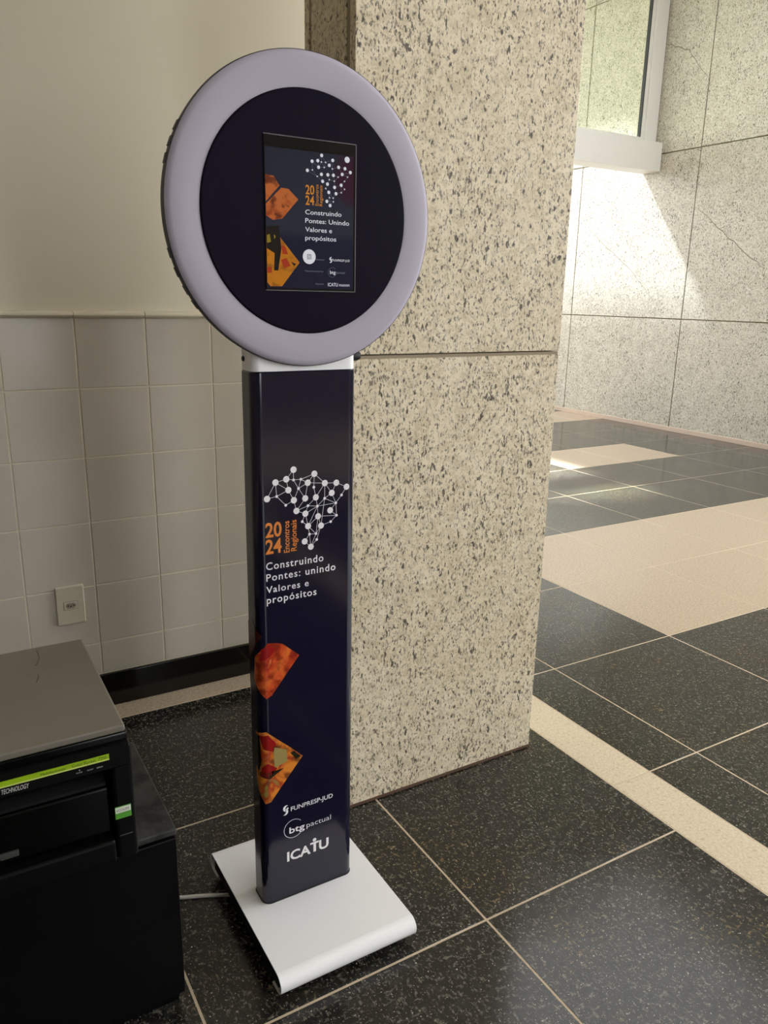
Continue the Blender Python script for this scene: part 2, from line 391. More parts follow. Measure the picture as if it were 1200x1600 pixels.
for fx in (.475, .71):
    for fy in (1.125, 1.44):
        bm = bmesh.new()
        for z0, z1, r in ((0, .012, .016), (.012, .0225, .008)):
            vs0 = [bm.verts.new((fx+r*math.cos(a), fy+r*math.sin(a), z0)) for a in [2*math.pi*q/20 for q in range(20)]]
            vs1 = [bm.verts.new((fx+r*math.cos(a), fy+r*math.sin(a), z1)) for a in [2*math.pi*q/20 for q in range(20)]]
            bm.faces.new(vs0); bm.faces.new(vs1)
            for q in range(20): bm.faces.new((vs0[q], vs0[(q+1) % 20], vs1[(q+1) % 20], vs1[q]))
        obj('foot', bm, M_rubber, k, True)
# column: rounded box
CX0, CX1, CY0, CY1, CR = .488, .692, 1.265, 1.328, .017
def col_profile(off=0):
    pts = []
    for cx, cy, a0 in ((CX1-CR, CY0+CR, 270), (CX1-CR, CY1-CR, 0), (CX0+CR, CY1-CR, 90), (CX0+CR, CY0+CR, 180)):
        for d in range(0, 91, 10):
            a = math.radians(a0+d); pts.append((cx+(CR+off)*math.cos(a), cy+(CR+off)*math.sin(a)))
    return pts
def add_column(bm, z0, z1, off=0, top_bev=.002):
    rings = []
    for z, o2 in ((z0, off-top_bev), (z0+top_bev, off), (z1-top_bev, off), (z1, off-top_bev)):
        rings.append([bm.verts.new((x, y, z)) for x, y in col_profile(o2)])
    bm.faces.new(rings[0]); bm.faces.new(rings[-1]); n = len(rings[0])
    for a, b in zip(rings, rings[1:]):
        for q in range(n): bm.faces.new((a[q], a[(q+1) % n], b[(q+1) % n], b[q]))
bm = bmesh.new(); add_column(bm, .0615, 1.152); colm = obj('column', bm, M_vinyl, k, True)
bm = bmesh.new(); add_column(bm, .0602, .0632, .0012, .0005); obj('column_gasket', bm, M_rubber, k, True)
bm = bmesh.new(); add_column(bm, 1.1505, 1.250, -.0012); neck = obj('neck', bm, M_steel, k, True)
def add_knob(bm, x, s, y, z, r, l):
    prof = [(0, 0), (r, 0), (r, l*.7), (r*.75, l), (0, l)]; seg = 20; rings = []
    for rr, d in prof:
        rings.append([bm.verts.new((x+s*d, y+rr*math.cos(a), z+rr*math.sin(a))) for a in [2*math.pi*q/seg for q in range(seg)]] if rr else [bm.verts.new((x+s*d, y, z))])
    for a, b in zip(rings, rings[1:]):
        for q in range(seg):
            q2 = (q+1) % seg
            if len(a) == 1: bm.faces.new((a[0], b[q], b[q2]))
            elif len(b) == 1: bm.faces.new((a[q], a[q2], b[0]))
            else: bm.faces.new((a[q], a[q2], b[q2], b[q]))
for x, s, r, l in ((CX0+.0012, -1, .0045, .003), (CX1-.0012, 1, .0095, .018)):
    bm = bmesh.new(); add_knob(bm, x, s, 1.305 if s < 0 else 1.290, 1.172 if s < 0 else 1.174, r, l); obj('bolt', bm, M_rubber, k, True)
# column print: wrap coordinate u = arc length, u=0 where the flat front begins at the left
U0 = CX0+CR
def wrap(u, z, off=.0004):
    if u >= 0: return (U0+u, CY0-off, z)
    a = -u/CR
    if a <= math.pi/2: return (CX0+CR-(CR+off)*math.sin(a), CY0+CR-(CR+off)*math.cos(a), z)
    return (CX0-off, CY0+CR+(-u-CR*math.pi/2), z)
def decal(name, poly, m, parent, mapper, step=.004):
    """convex polygon in (u,z), gridded, clipped and laid on a surface"""
    us = [p[0] for p in poly]; zs = [p[1] for p in poly]
    bm = bmesh.new()
    nu = max(1, int((max(us)-min(us))/step)+1); nz = max(1, int((max(zs)-min(zs))/(step*3))+1)
    g_ = [[bm.verts.new((min(us)+(max(us)-min(us))*i/nu, 0, min(zs)+(max(zs)-min(zs))*j/nz)) for i in range(nu+1)] for j in range(nz+1)]
    for j in range(nz):
        for i in range(nu): bm.faces.new((g_[j][i], g_[j][i+1], g_[j+1][i+1], g_[j+1][i]))
    cu, cz = sum(us)/len(us), sum(zs)/len(zs)
    for a, b in zip(poly, poly[1:]+poly[:1]):
        nrm = Vector((b[1]-a[1], 0, -(b[0]-a[0])))
        if nrm.dot(Vector((cu-a[0], 0, cz-a[1]))) > 0: nrm = -nrm
        bmesh.ops.bisect_plane(bm, geom=bm.verts[:]+bm.edges[:]+bm.faces[:], plane_co=(a[0], 0, a[1]), plane_no=nrm, clear_outer=True)
    for v in bm.verts: v.co = mapper(v.co.x, v.co.z)
    return obj(name, bm, m, parent)
def photo_print(name, stops, scale, off=(0, 0, 0), dark=None):
    m = mat(name, rough=.2); t = NT(m); p = t.pos((1, 1, .8), (0, .7, 0)); p2 = t.pos((1, 1, 1), (.3, 0, .2))
    c = t.ramp(t.noise(p, scale, 3, .5, .8), stops)
    c = t.mix(t.ramp(t.noise(p2, scale*1.7, 2), [(.5, 0), (.64, .75)]), c, dark or lin((120, 28, 16)))
    t.col(c); return m
M_ph1 = photo_print('orange_hands_print', [(.3, lin((226, 120, 48))), (.45, lin((214, 88, 40))), (.6, lin((168, 42, 24))), (.75, lin((240, 150, 84)))], 26)
M_ph2 = photo_print('orange_people_print', [(.3, lin((222, 130, 44))), (.5, lin((226, 138, 50))), (.62, lin((176, 60, 30))), (.7, lin((150, 140, 70)))], 24, dark=lin((66, 40, 24)))
M_ph3 = mat('dim_red_print', lin((70, 26, 18)), .2)
hexB = [(-.030, .615), (.0035, .650), (.018, .645), (.0275, .6435), (.0655, .6095), (.0075, .5375), (-.004, .532), (-.036, .570)]
hexC = [(-.034, .455), (-.004, .462), (.0425, .4155), (.0715, .3880), (.0015, .3035), (-.010, .300), (-.036, .345)]
decal('photo_print', hexB, M_ph1, colm, wrap)
decal('photo_print', hexC, M_ph2, colm, wrap)
decal('photo_print', [(-.060, .600), (-.060, .680), (-.040, .690), (-.008, .662), (-.042, .622)], M_ph3, colm, wrap)
M_pd1 = mat('crimson_print', lin((150, 24, 22)), .2); M_pd2 = mat('dark_olive_print', lin((40, 34, 18)), .2); M_pd3 = mat('pale_olive_print', lin((158, 140, 84)), .2)
w2 = lambda u, z: wrap(u, z, .0008)
decal('photo_detail', [(-.012, .636), (.004, .645), (.016, .632), (.004, .618), (-.014, .612)], M_pd1, colm, w2)
decal('photo_detail', [(-.020, .452), (-.002, .454), (.014, .432), (.008, .415), (-.012, .424)], M_pd1, colm, w2)
decal('photo_detail', [(.008, .425), (.036, .412), (.038, .385), (.010, .378)], M_pd3, colm, w2)
decal('photo_detail', [(-.016, .382), (-.004, .392), (.016, .376), (-.002, .360), (-.018, .362)], M_pd1, colm, w2)
decal('photo_detail', [(-.020, .362), (.0, .356), (.030, .372), (.002, .352), (-.018, .354)], M_pd2, colm, w2)
decal('photo_detail', [(-.036, .450), (-.020, .452), (-.016, .400), (-.022, .372), (-.036, .380)], M_pd2, colm, w2)
decal('photo_detail', [(.044, .402), (.052, .404), (.066, .388), (.056, .384)], M_pd2, colm, w2)

# lettering
def text_bm(body, offset=0, spacing=1.0):
    c = bpy.data.curves.new('txt', 'FONT'); c.body = body; c.size = 1; c.offset = offset; c.space_character = spacing; c.resolution_u = 3
    o = bpy.data.objects.new('txt', c); COL.objects.link(o)
    bpy.context.view_layer.update(); dg = bpy.context.evaluated_depsgraph_get()
    me = bpy.data.meshes.new_from_object(o.evaluated_get(dg)); bm = bmesh.new(); bm.from_mesh(me)
    bpy.data.objects.remove(o); bpy.data.curves.remove(c); bpy.data.meshes.remove(me)
    return bm
_h = text_bm('H'); CAPH = max(v.co.y for v in _h.verts); _h.free()
def lettering(body, x0, z0, width, cap, m, parent, y, bold=0, spacing=1.0, vert=False, shear=0, name='lettering'):
    """text whose baseline starts at (x0, z0) on the plane of constant y, width and cap height in metres"""
    bm = text_bm(body, bold, spacing)
    xs = [v.co.x for v in bm.verts]; a, b = min(xs), max(xs)
    for v in bm.verts:
        u = (v.co.x-a)/(b-a)*width; q = v.co.y/CAPH*cap; u += shear*q
        v.co = (x0-q, y, z0+u) if vert else (x0+u, y, z0+q)
    base_ = ROOT.get(parent.name, Vector())
    bmesh.ops.translate(bm, verts=bm.verts, vec=-base_)
    me = bpy.data.meshes.new(name); bm.to_mesh(me); bm.free()
    o = link(name, me, m, parent); ROOT[o.name] = base_; return o
YF = CY0 - .0005
for body, x0, z0, x1, cap in (('Construindo', .506, .7932, .6225, .0138), ('Pontes: unindo', .506, .7711, .6482, .0138),
                              ('Valores e', .5055, .7482, .5915, .0125), ('prop\u00f3sitos', .506, .7272, .6077, .0138)):
    lettering(body, x0, z0, x1-x0, cap, M_wprint, colm, YF, .010, 1.15)
lettering('20', .5063, .8556, .0316, .0262, M_oprint, colm, YF, .022)
lettering('24', .5058, .8240, .0316, .0262, M_oprint, colm, YF, .022)
lettering('Encontros', .5528, .8212, .0605, .0108, M_oprint, colm, YF, .012, vert=True)
lettering('Regionais', .5673, .8222, .0600, .0112, M_oprint, colm, YF, .012, vert=True)
lettering('FUNPRESP-JUD', .5484, .2668, .0953, .0098, M_wprint, colm, YF, .010)
lettering('btg', .5444, .2145, .0345, .0140, M_wprint, colm, YF, .014)
lettering('pactual', .5831, .2150, .0563, .0115, M_wprint, colm, YF, -.006)
lettering('ICA', .5385, .1493, .0535, .0215, M_wprint, colm, YF, .028)
lettering('U', .6115, .1493, .0225, .0225, M_wprint, colm, YF, .028)
def flat(name, polys, m, parent, y):
    bm = bmesh.new()
    for P in polys: bm.faces.new([bm.verts.new((x, y, z)) for x, z in P])
    base_ = ROOT.get(parent.name, Vector()); bmesh.ops.translate(bm, verts=bm.verts, vec=-base_)
    me = bpy.data.meshes.new(name); bm.to_mesh(me); bm.free(); o = link(name, me, m, parent); ROOT[o.name] = base_; return o
def circ(cx, cz, r, n=20, rz=None): return [(cx+r*math.cos(2*math.pi*i/n), cz+(rz or r)*math.sin(2*math.pi*i/n)) for i in range(n)]
def arc_band(cx, cz, r, wd, a0, a1, n=24, taper=False):
    P = []
    for i in range(n):
        q0, q1 = [math.radians(a0+(a1-a0)*(i+j)/n) for j in (0, 1)]
        w0, w1 = [(wd*math.sin(math.pi*max(.03, min(.97, (i+j)/n))) if taper else wd) for j in (0, 1)]
        P.append([(cx+(r+w0/2)*math.cos(q0), cz+(r+w0/2)*math.sin(q0)), (cx+(r+w1/2)*math.cos(q1), cz+(r+w1/2)*math.sin(q1)),
                  (cx+(r-w1/2)*math.cos(q1), cz+(r-w1/2)*math.sin(q1)), (cx+(r-w0/2)*math.cos(q0), cz+(r-w0/2)*math.sin(q0))])
    return P
def seg_band(a, b, wd):
    d = Vector((b[0]-a[0], b[1]-a[1])).normalized()*wd/2
    return [(a[0]-d.y, a[1]+d.x), (b[0]-d.y, b[1]+d.x), (b[0]+d.y, b[1]-d.x), (a[0]+d.y, a[1]-d.x)]
# T of the last logo: figure with raised arms and a round head
flat('emblem', [[(.5985, .1493), (.6045, .1493), (.6045, .1690), (.5985, .1690)], [(.5912, .1690), (.6105, .1690), (.6105, .1735), (.5912, .1735)], circ(.6012, .1785, .0042)], M_wprint, colm, YF)
# ring round btg, open at the upper and lower right
flat('emblem', arc_band(.5540, .2240, .0212, .0011, 40, 318), M_wprint, colm, YF)
def s_mark(cx, cz, s):
    return arc_band(cx+.0035*s, cz+.0035*s, .0068*s, .0050*s, 75, 250, 16, True) + arc_band(cx-.0035*s, cz-.0035*s, .0068*s, .0050*s, 255, 430, 16, True) + [circ(cx+.0042*s, cz+.0030*s, .0022*s)]
flat('emblem', s_mark(.5370, .2728, 1.0), M_wprint, colm, YF)
# network map
BIG = [(0.5627, 0.9763), (0.6041, 0.9647), (0.5273, 0.9561), (0.5483, 0.96), (0.5908, 0.9492), (0.6255, 0.945), (0.6494, 0.9432), (0.6709, 0.9333), (0.5521, 0.9395), (0.6398, 0.9247), (0.5106, 0.9275), (0.5627, 0.9193), (0.5854, 0.9203), (0.607, 0.9198), (0.5676, 0.8985), (0.5855, 0.8911), (0.6366, 0.8914), (0.6115, 0.8828), (0.5909, 0.8665), (0.6175, 0.864), (0.5837, 0.8377), (0.5963, 0.8254)]
SML = [(0.5625, 0.9573), (0.5771, 0.9571), (0.5721, 0.9405), (0.6029, 0.9395), (0.6251, 0.9158), (0.6604, 0.9184), (0.5292, 0.9302), (0.5466, 0.9118), (0.5908, 0.9056), (0.6101, 0.9026), (0.6485, 0.9044), (0.5791, 0.8767), (0.65, 0.88), (0.6377, 0.8691), (0.5936, 0.8504), (0.6071, 0.8496), (0.6085, 0.8379)]
A = BIG + SML; s0 = len(BIG)
EDG = [(0,3),(0,s0),(3,2),(2,10),(2,8),(2,s0+6),(10,s0+6),(s0+6,8),(s0+6,s0+7),(s0+7,11),(3,s0),(3,8),(8,11),(s0,s0+1),(s0,s0+2),(s0+1,1),(s0+1,s0+2),(s0+1,4),(1,4),(1,5),(1,s0+3),(4,5),(4,s0+2),(4,12),(s0+2,11),(s0+2,12),(11,14),(12,14),(s0+3,13),(5,13),(5,6),(5,9),(5,s0+4),(6,7),(6,9),(7,s0+5),(s0+5,s0+10),(9,s0+4),(9,s0+10),(s0+4,s0+10),(s0+4,s0+9),(13,s0+9),(13,s0+8),(14,s0+8),(14,15),(s0+8,s0+9),(s0+8,15),(15,s0+9),(s0+9,s0+10),(s0+9,17),(s0+9,18),(16,s0+10),(16,s0+12),(17,s0+12),(s0+10,s0+12),(s0+12,s0+13),(s0+13,19),(17,19),(17,18),(15,18),(15,s0+11),(s0+11,18),(18,s0+14),(18,s0+15),(17,s0+15),(19,s0+15),(19,s0+16),(s0+14,s0+15),(s0+14,20),(s0+14,21),(s0+15,21),(s0+16,21),(20,21),(s0+4,19)]
flat('network_map', [seg_band(A[a], A[b], .0007) for a, b in EDG], M_wprint, colm, YF-.0001)
flat('network_map', [circ(x, z, .0060) for x, z in BIG] + [circ(x, z, .0027, 12) for x, z in SML], M_wprint, colm, YF-.0002)

# ring light head
DX, DZ = .5885, 1.4068
SX, SZ = .985, 1.012
DY = 1.250
bm = bmesh.new()
add_lathe_y(bm, [(0, DY+.024), (.236, DY+.024), (.2425, DY+.020), (.2438, DY+.010), (.2430, DY+.0035), (.2405, DY+.0030), (0, DY+.0035)], DX, DZ, 128, SX, SZ)
shell = obj('head_shell', bm, M_rim, k, True)
bm = bmesh.new()
add_lathe_y(bm, [(.180, DY+.004), (.180, DY+.0015), (.187, DY-.0020), (.193, DY-.0030), (.213, DY-.0036), (.232, DY-.0028), (.2385, DY-.0008), (.2418, DY+.0030), (.240, DY+.006), (.20, DY+.006)], DX, DZ, 128, SX, SZ, True)
obj('ring_light', bm, M_ring, k, True)
bm = bmesh.new()
add_lathe_y(bm, [(0, DY), (.1845, DY), (.1870, DY-.0005), (.1880, DY-.0025), (.1868, DY-.0045), (.1850, DY-.0050), (0, DY-.0050)], DX, DZ, 128, SX, SZ)
face = obj('face_panel', bm, M_vinyl_disc, k, True)
for a0 in (152, 158, 164, 196, 203, 210, 216):
    a = math.radians(a0); bm = bmesh.new(); add_box(bm, -.002, .0014, DY+.006, DY+.018, -.008, .008, .0008)
    bmesh.ops.rotate(bm, verts=bm.verts, cent=(0, 0, 0), matrix=Matrix.Rotation(-a, 3, 'Y'))
    bmesh.ops.translate(bm, verts=bm.verts, vec=(DX+SX*.2432*math.cos(a), 0, DZ+SZ*.2432*math.sin(a)))
    obj('vent_clip', bm, M_rim, k)
# tablet behind the cut-out
FY = DY - .0050
SX0, SX1, SZ0, SZ1 = .5083, .6733, 1.2868, 1.5224
M_bezel = mat('black_glass', lin((14, 13, 13)), .08)
bm = bmesh.new(); add_box(bm, SX0, SX1, FY-.0016, FY+.003, SZ0, SZ1, .0006); tab = obj('screen', bm, M_bezel, k, True)
M_edge = mat('cut_edge', lin((104, 100, 104)), .3)
bm = bmesh.new()
for b in ((SX0, SX1, SZ1-.0006, SZ1+.0006), (SX0, SX1, SZ0-.0006, SZ0+.0006), (SX1-.0006, SX1+.0006, SZ0, SZ1)):
    add_box(bm, b[0], b[1], FY-.0022, FY, b[2], b[3])
obj('screen_edge', bm, M_edge, tab)
SY = FY - .0019
def em(name, c, s=1.0): return mat(name, (0.0, 0.0, 0.0, 1), .12, spec=.5, emit=lin(c), estr=s)
M_disp = bpy.data.materials.new('lit_display'); M_disp.use_nodes = True
t = NT(M_disp); t.b.inputs['Base Color'].default_value = (.003, .003, .004, 1); t.b.inputs['Roughness'].default_value = .06
g_ = t.n.new('ShaderNodeNewGeometry'); sx = t.n.new('ShaderNodeSeparateXYZ'); t.l.new(g_.outputs['Position'], sx.inputs[0])
dx_ = t.math('SUBTRACT', sx.outputs['X'], .668); dz_ = t.math('SUBTRACT', sx.outputs['Z'], 1.468)
rr = t.math('SQRT', t.math('ADD', t.math('MULTIPLY', t.math('MULTIPLY', dx_, 1.2), t.math('MULTIPLY', dx_, 1.2)), t.math('MULTIPLY', dz_, dz_)))
vz = t.math('DIVIDE', t.math('SUBTRACT', sx.outputs['Z'], 1.29), .22)
cbase = t.ramp(vz, [(.0, lin((18, 20, 40))), (.35, lin((16, 20, 42))), (.42, lin((34, 38, 50))), (1.0, lin((30, 32, 46)))])
cdisp = t.mix(t.ramp(rr, [(.030, 1), (.050, 0)]), cbase, lin((46, 12, 34)))
t.l.new(cdisp, t.b.inputs['Emission Color']); t.b.inputs['Emission Strength'].default_value = .6
flat('display', [[(.5100, 1.2905), (.6690, 1.2905), (.6690, 1.5040), (.5100, 1.5040)]], M_disp, tab, SY)
E_w = em('display_white', (205, 205, 212), .68); E_o = em('display_orange', (206, 130, 40), .55); E_g = em('display_grey', (104, 106, 118), .7)
def em_photo(name, stops, dark, scale):
    m = bpy.data.materials.new(name); m.use_nodes = True; t = NT(m); t.b.inputs['Base Color'].default_value = (0, 0, 0, 1); t.b.inputs['Roughness'].default_value = .1
    c = t.ramp(t.noise(t.pos(), scale, 3, .5, .6), stops)
    c = t.mix(t.ramp(t.noise(t.pos((1, 1, 1), (.4, .3, 0)), scale*1.5, 2), [(.52, 0), (.64, .85)]), c, dark)
    t.l.new(c, t.b.inputs['Emission Color']); t.b.inputs['Emission Strength'].default_value = .48; return m
E_p1 = em_photo('display_photo_hands', [(.3, lin((190, 110, 60))), (.5, lin((196, 104, 50))), (.65, lin((150, 66, 34)))], lin((90, 36, 22)), 40)
E_p2 = em_photo('display_photo_people', [(.35, lin((200, 124, 26))), (.65, lin((190, 116, 30)))], lin((150, 90, 20)), 40)
S2Y = SY - .0002
flat('display_photo', [[(.5100, 1.4635), (.525, 1.4616), (.5344, 1.4482), (.5105, 1.4229)]], E_p1, tab, S2Y)
flat('display_photo', [[(.5372, 1.4451), (.5499, 1.4444), (.5672, 1.4296), (.5384, 1.3985), (.5217, 1.3957), (.5105, 1.4019), (.5105, 1.4195)]], E_p1, tab, S2Y)
flat('display_photo', [[(.5105, 1.3814), (.5234, 1.3821), (.5685, 1.3318), (.5366, 1.2933), (.5157, 1.2928), (.5105, 1.2990)]], E_p2, tab, S2Y)
S3Y = S2Y - .0002
E_dk = em('display_dark', (20, 16, 14), .7); E_rd = em('display_red', (176, 58, 30), .45); E_ol = em('display_olive', (150, 128, 40), .45)
flat('display_detail', [[(.5105, 1.385), (.532, 1.388), (.536, 1.352), (.530, 1.318), (.5225, 1.318), (.524, 1.345), (.5105, 1.352)], [(.553, 1.333), (.562, 1.329), (.566, 1.333), (.558, 1.326)]], E_dk, tab, S3Y)
flat('display_detail', [[(.535, 1.335), (.545, 1.338), (.552, 1.326), (.540, 1.322)], [(.511, 1.322), (.518, 1.324), (.519, 1.314), (.511, 1.314)], [(.536, 1.358), (.543, 1.356), (.548, 1.344), (.538, 1.344)]], E_rd, tab, S3Y)
flat('display_detail', [[(.511, 1.372), (.516, 1.374), (.518, 1.362), (.511, 1.360)], [(.523, 1.374), (.5265, 1.371), (.524, 1.366)]], E_ol, tab, S3Y-.0001)
SB = [(0.6094, 1.4999), (0.5921, 1.4896), (0.6024, 1.4914), (0.6296, 1.4944), (0.6233, 1.4863), (0.6405, 1.4848), (0.6524, 1.4838), (0.6038, 1.4816), (0.5836, 1.4751), (0.6626, 1.4788), (0.6089, 1.4713), (0.6206, 1.4716), (0.6309, 1.4717), (0.6472, 1.4745), (0.6111, 1.4608), (0.62, 1.4573), (0.6331, 1.4533), (0.6454, 1.4576), (0.6224, 1.4448), (0.6358, 1.4437), (0.6189, 1.4306), (0.6249, 1.4245)]
SS = [(0.6089, 1.49), (0.6165, 1.4901), (0.614, 1.4822), (0.629, 1.4813), (0.5926, 1.4766), (0.6013, 1.4675), (0.6233, 1.4644), (0.6397, 1.4696), (0.6574, 1.4712), (0.6326, 1.4628), (0.6517, 1.4641), (0.6168, 1.4503), (0.6518, 1.4518), (0.6457, 1.4461), (0.6237, 1.4367), (0.6306, 1.4365), (0.631, 1.4308)]
P_ = SB + SS; se = []
for i, a in enumerate(P_):
    near = sorted(range(len(P_)), key=lambda j: (P_[j][0]-a[0])**2+(P_[j][1]-a[1])**2)[1:4]
    se += [(i, j) for j in near if i < j]
flat('display_map', [seg_band(P_[a], P_[b], .00035) for a, b in se], E_g, tab, S2Y)
flat('display_map', [circ(x, z, .0027, 14) for x, z in SB] + [circ(x, z, .0012, 10) for x, z in SS] + [circ(.6564, 1.4978, .0048, 18)], E_w, tab, S2Y-.0001)
for body, x0, z0, x1, cap in (('Construindo', .5794, 1.4082, .6463, .0070), ('Pontes: Unindo', .5793, 1.3950, .661, .0070), ('Valores e', .5792, 1.3813, .6286, .0070), ('prop\u00f3sitos', .5791, 1.3682, .6365, .0070)):
    lettering(body, x0, z0, x1-x0, cap, E_w, tab, S2Y, .007)
lettering('20', .5801, 1.4392, .0158, .0136, E_o, tab, S2Y, .018); lettering('24', .5799, 1.4230, .0158, .0136, E_o, tab, S2Y, .018)
lettering('Encontros', .6036, 1.4227, .0325, .0058, E_o, tab, S2Y, .004, vert=True); lettering('Regionais', .6107, 1.4223, .0320, .0058, E_o, tab, S2Y, .004, vert=True)
flat('emblem', [circ(.5861, 1.3418, .0118, 28)], E_w, tab, S2Y)
E_ink = em('display_ink', (70, 78, 92), .7)
def rr_ring(cx, cz, a, wd):
    return [seg_band((cx-a-wd/2, cz-a), (cx+a+wd/2, cz-a), wd), seg_band((cx-a-wd/2, cz+a), (cx+a+wd/2, cz+a), wd), seg_band((cx-a, cz-a), (cx-a, cz+a), wd), seg_band((cx+a, cz-a), (cx+a, cz+a), wd)]
flat('emblem', rr_ring(.5861, 1.3418, .0034, .0009) + arc_band(.5861, 1.3418, .0018, .0008, 0, 360, 14) + [circ(.5881, 1.3438, .0005, 8)], E_ink, tab, S3Y)
flat('emblem', s_mark(.6262, 1.3382, .42), E_w, tab, S2Y)
lettering('FUNPRESP-JUD', .6298, 1.3362, .0330, .0036, E_w, tab, S2Y, .002)
lettering('btg', .6248, 1.3156, .0108, .0055, E_w, tab, S2Y, .008); lettering('pactual', .6366, 1.3164, .0165, .0036, E_g, tab, S2Y)
flat('emblem', arc_band(.6292, 1.3180, .0078, .0004, 40, 318), E_g, tab, S2Y)
lettering('ICATU', .6210, 1.2953, .0190, .0055, E_w, tab, S2Y, .012); lettering('nuoon', .6425, 1.2957, .0200, .0050, E_w, tab, S2Y, .004)
lettering('Realiza\u00e7\u00e3o', .5985, 1.3368, .0157, .0024, E_g, tab, S2Y); lettering('Patrocinadores', .5786, 1.3178, .0338, .0026, E_g, tab, S2Y); lettering('Apoio', .5972, 1.2975, .0158, .0026, E_g, tab, S2Y)
# power cable
M_cable = mat('white_cable', lin((214, 210, 204)), .45)
bm = bmesh.new()
pts = [(.53, 1.36, .0042), (.47, 1.385, .0042), (.44, 1.400, .0042), (.41, 1.415, .0042), (.38, 1.428, .0042), (.355, 1.440, .0042), (.335, 1.462, .0042), (.31, 1.51, .0042), (.24, 1.58, .0042), (.12, 1.66, .0042)]
def catmull(p, n=6):
    p = [Vector(v) for v in p]; out_ = []
    for i in range(len(p)-1):
        p0, p1, p2, p3 = p[max(i-1, 0)], p[i], p[i+1], p[min(i+2, len(p)-1)]
        for j in range(n):
            s = j/n; out_.append(.5*((2*p1)+(-p0+p2)*s+(2*p0-5*p1+4*p2-p3)*s*s+(-p0+3*p1-3*p2+p3)*s**3))
    return out_ + [p[-1]]
add_tube(bm, catmull(pts), .0042, 10)
tag(obj('power_cable', bm, M_cable, None, True), 'white power cable on the floor between kiosk base and black cabinet', 'cable')

# ================================================================== cabinet and printer
M_cab = mat('black_laminate', rough=.4, spec=.15)
t = NT(M_cab); t.col(t.ramp(t.noise(t.pos(), 6, 4, .65), [(.45, lin((6, 6, 7))), (.75, lin((13, 13, 13)))]))
M_cabtop = mat('dusty_black_top', rough=.5, spec=.3)
t = NT(M_cabtop); t.col(t.ramp(t.noise(t.pos(), 14, 5, .7), [(.4, lin((30, 30, 30))), (.68, lin((74, 74, 72)))]))
cb = empty('printer_cabinet', (.015, 1.325, 0)); tag(cb, 'low black laminate cabinet with dusty top under the printer', 'cabinet')
bm = bmesh.new(); add_box(bm, -.265, .289, 1.178, 1.478, .03, .372, .002); obj('body', bm, M_cab, cb, True)
bm = bmesh.new(); add_box(bm, -.270, .293, 1.170, 1.482, .372, .385, .003); obj('top', bm, M_cabtop, cb, True)
bm = bmesh.new(); add_box(bm, -.262, .291, 1.168, 1.178, .034, .368, .002); obj('door', bm, M_cab, cb, True)
bm = bmesh.new(); add_box(bm, -.260, .284, 1.19, 1.470, 0, .03); obj('plinth', bm, M_cab, cb)

M_pb = mat('black_printer_plastic', lin((8, 8, 8)), .4, spec=.15)
M_pg = mat('gloss_black_plastic', lin((5, 5, 5)), .15, spec=.2)
M_lid = mat('grey_lid', rough=.4, spec=.4)
t = NT(M_lid); t.col(t.ramp(t.noise(t.pos(), 9, 4, .6), [(.3, lin((112, 106, 95))), (.7, lin((118, 112, 101)))]))
M_lime = mat('lime_strip', lin((150, 186, 22)), .35); M_lime2 = mat('pale_lime', lin((206, 216, 120)), .35)
M_ink = mat('dark_ink', lin((44, 56, 8)), .5); M_sil = mat('silver_print', lin((196, 196, 192)), .4)
pr = empty('laser_printer', (.0, 1.30, .386)); tag(pr, 'black multifunction printer with flat grey lid and lime green stripe', 'printer')
PF = 1.125
bm = bmesh.new()
# side profile (y, z): lower front set back, upper scanner block forward
add_prism_x(bm, [(1.165, .392), (1.49, .392), (1.49, .606), (1.135, .606), (1.135, .566), (1.165, .552)], -.215, .212)
body = obj('body', bm, M_pb, pr)
bm = bmesh.new(); add_box(bm, .186, .219, PF, 1.46, .393, .600, .006, 3); obj('side_pillar', bm, M_pb, pr, True)
bm = bmesh.new(); add_box(bm, -.222, -.189, PF, 1.46, .393, .600, .006, 3); obj('side_pillar', bm, M_pb, pr, True)
bm = bmesh.new(); add_prism_x(bm, [(PF-.003, .602), (PF-.003, .566), (PF+.006, .556), (1.17, .552), (1.17, .606), (PF+.004, .608)], -.214, .214); panel = obj('control_panel', bm, M_pb, pr)
bm = bmesh.new(); add_box(bm, -.224, .214, PF-.006, 1.478, .610, .626, .004, 3); obj('scanner_frame', bm, M_pg, pr, True)
bm = bmesh.new(); add_box(bm, -.226, .210, PF-.008, 1.470, .6265, .6385, .003, 3); lid = obj('scanner_lid', bm, M_lid, pr, True)
bm = bmesh.new(); add_prism_x(bm, [(1.136, .535), (1.136, .530), (1.30, .520), (1.30, .555), (1.166, .552)], -.189, .178); obj('output_ledge', bm, mat('charcoal_plastic', lin((24, 24, 24)), .45, spec=.2), pr)
bm = bmesh.new(); add_box(bm, -.186, .183, PF+.014, 1.18, .440, .524, .004, 3); obj('front_door', bm, M_pg, pr, True)
bm = bmesh.new(); add_box(bm, -.186, .184, PF-.004, 1.18, .395, .436, .005, 3); tray = obj('paper_tray', bm, M_pb, pr, True)
bm = bmesh.new(); add_box(bm, .020, .046, PF+.010, PF+.0145, .452, .462, .001); obj('door_latch', bm, mat('grey_latch', lin((62, 62, 58)), .4), pr, True)
bm = bmesh.new(); add_box(bm, .190, .212, PF-.0008, PF+.004, .430, .440, .001); obj('side_slot', bm, M_pg, pr)
YP = PF - .0036
bm = bmesh.new(); add_box(bm, -.20, .184, YP-.0006, YP+.001, .5845, .5925); st = obj('lime_stripe', bm, M_lime, pr)
bm = bmesh.new(); add_box(bm, -.20, .184, YP-.0010, YP+.001, .5826, .5846); obj('stripe_edge', bm, M_lime2, pr)
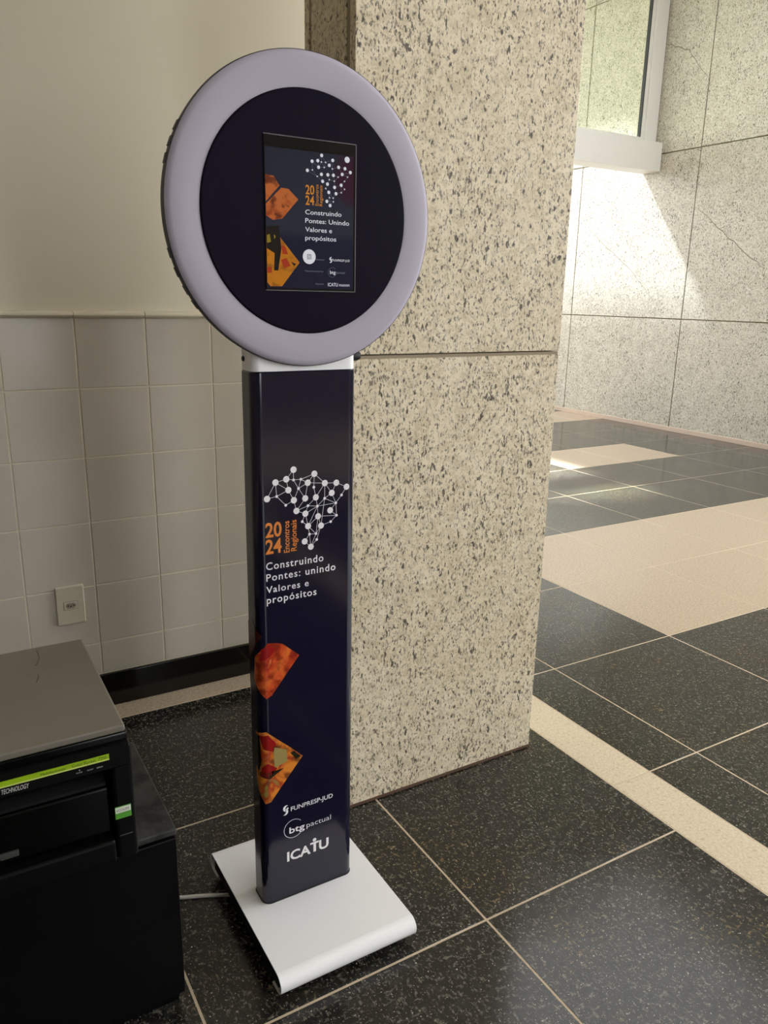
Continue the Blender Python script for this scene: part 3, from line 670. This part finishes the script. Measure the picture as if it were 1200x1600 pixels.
lettering('Color Xpress', .130, .5856, .034, .0048, M_ink, st, YP-.0008); lettering('7250', .168, .5858, .012, .0048, M_ink, st, YP-.0008); lettering('Multifunction', .086, .5856, .034, .0040, M_ink, st, YP-.0008)
lettering('A TECHNOLOGY', .026, .5715, .0425, .0075, M_sil, panel, YP, .01, shear=.15)
for bdy, x in (('POWER', .135), ('READY', .151), ('ERROR', .165)): lettering(bdy, x, .5725, .009, .0022, M_sil, panel, YP)
flat('indicator', [circ(.1400, .5775, .0010, 10)], M_sil, panel, YP)
M_stw = mat('sticker_white', lin((222, 226, 212)), .45); M_stg = mat('sticker_green', lin((84, 156, 52)), .45)
bm = bmesh.new(); add_box(bm, .1865, .2115, PF-.0010, PF+.001, .4705, .4925, .0006); sk = obj('sticker', bm, M_stg, pr)
flat('sticker_top', [[(.1872, .4815), (.2108, .4815), (.2108, .4918), (.1872, .4918)]], M_stw, sk, PF-.0014)
lettering('ECOLIFE', .189, .4845, .019, .0042, mat('sticker_ink', lin((60, 70, 60)), .5), sk, PF-.0017)

M_hair = mat('dark_hair', lin((52, 48, 42)), .6)
for P in ([(.128, 1.4558, 0), (.129, 1.43, 0), (.125, 1.4069, 0), (.1186, 1.3904, 0)], [(.1180, 1.350, 0), (.1155, 1.337, 0), (.1112, 1.3242, 0)]):
    bm = bmesh.new(); add_tube(bm, catmull([(x, y, .6388) for x, y, _ in P], 4), .0005, 6); obj('hair', bm, M_hair, lid)  # dark hairs lying on the lid

# ================================================================== wall outlet
M_plate = mat('ivory_plate', lin((206, 199, 178)), .4); M_hole = mat('socket_hole', lin((18, 16, 14)), .7); M_sock = mat('socket_grey', lin((150, 142, 124)), .45)
ox, oz = .3150, .3615
ou = empty('wall_outlet', (ox, WY, oz)); tag(ou, 'ivory wall outlet plate with one three-pin socket on white tiles', 'outlet')
bm = bmesh.new(); add_box(bm, ox-.0405, ox+.0405, WY-.0085, WY+.002, oz-.061, oz+.061, .003, 3); obj('plate', bm, M_plate, ou, True)
bm = bmesh.new()
for b in ((-.0205, .0205, .0118, .0128), (-.0205, .0205, -.0128, -.0118), (-.0205, -.0195, -.0128, .0128), (.0195, .0205, -.0128, .0128)):
    add_box(bm, ox+b[0], ox+b[1], WY-.0088, WY-.007, oz+b[2], oz+b[3])
obj('module_gap', bm, mat('gap_shadow', lin((92, 84, 70)), .7), ou)
bm = bmesh.new(); add_box(bm, ox-.0195, ox+.0195, WY-.0105, WY-.007, oz-.0118, oz+.0118, .001); obj('module', bm, M_plate, ou, True)
hexp = [(-.0150, .0), (-.0105, .0085), (.0095, .0085), (.0165, 0), (.0095, -.0085), (-.0105, -.0085)]
bm = bmesh.new(); add_prism_y(bm, [(ox+x, oz+z) for x, z in hexp], WY-.0108, WY-.009); sock = obj('socket', bm, M_sock, ou)
for dx2, dz2 in ((-.0075, .0005), (0, -.0018), (.0085, .0005)):
    bm = bmesh.new(); add_prism_y(bm, circ(ox+dx2, oz+dz2, .0022, 12), WY-.0111, WY-.010); obj('hole', bm, M_hole, sock)
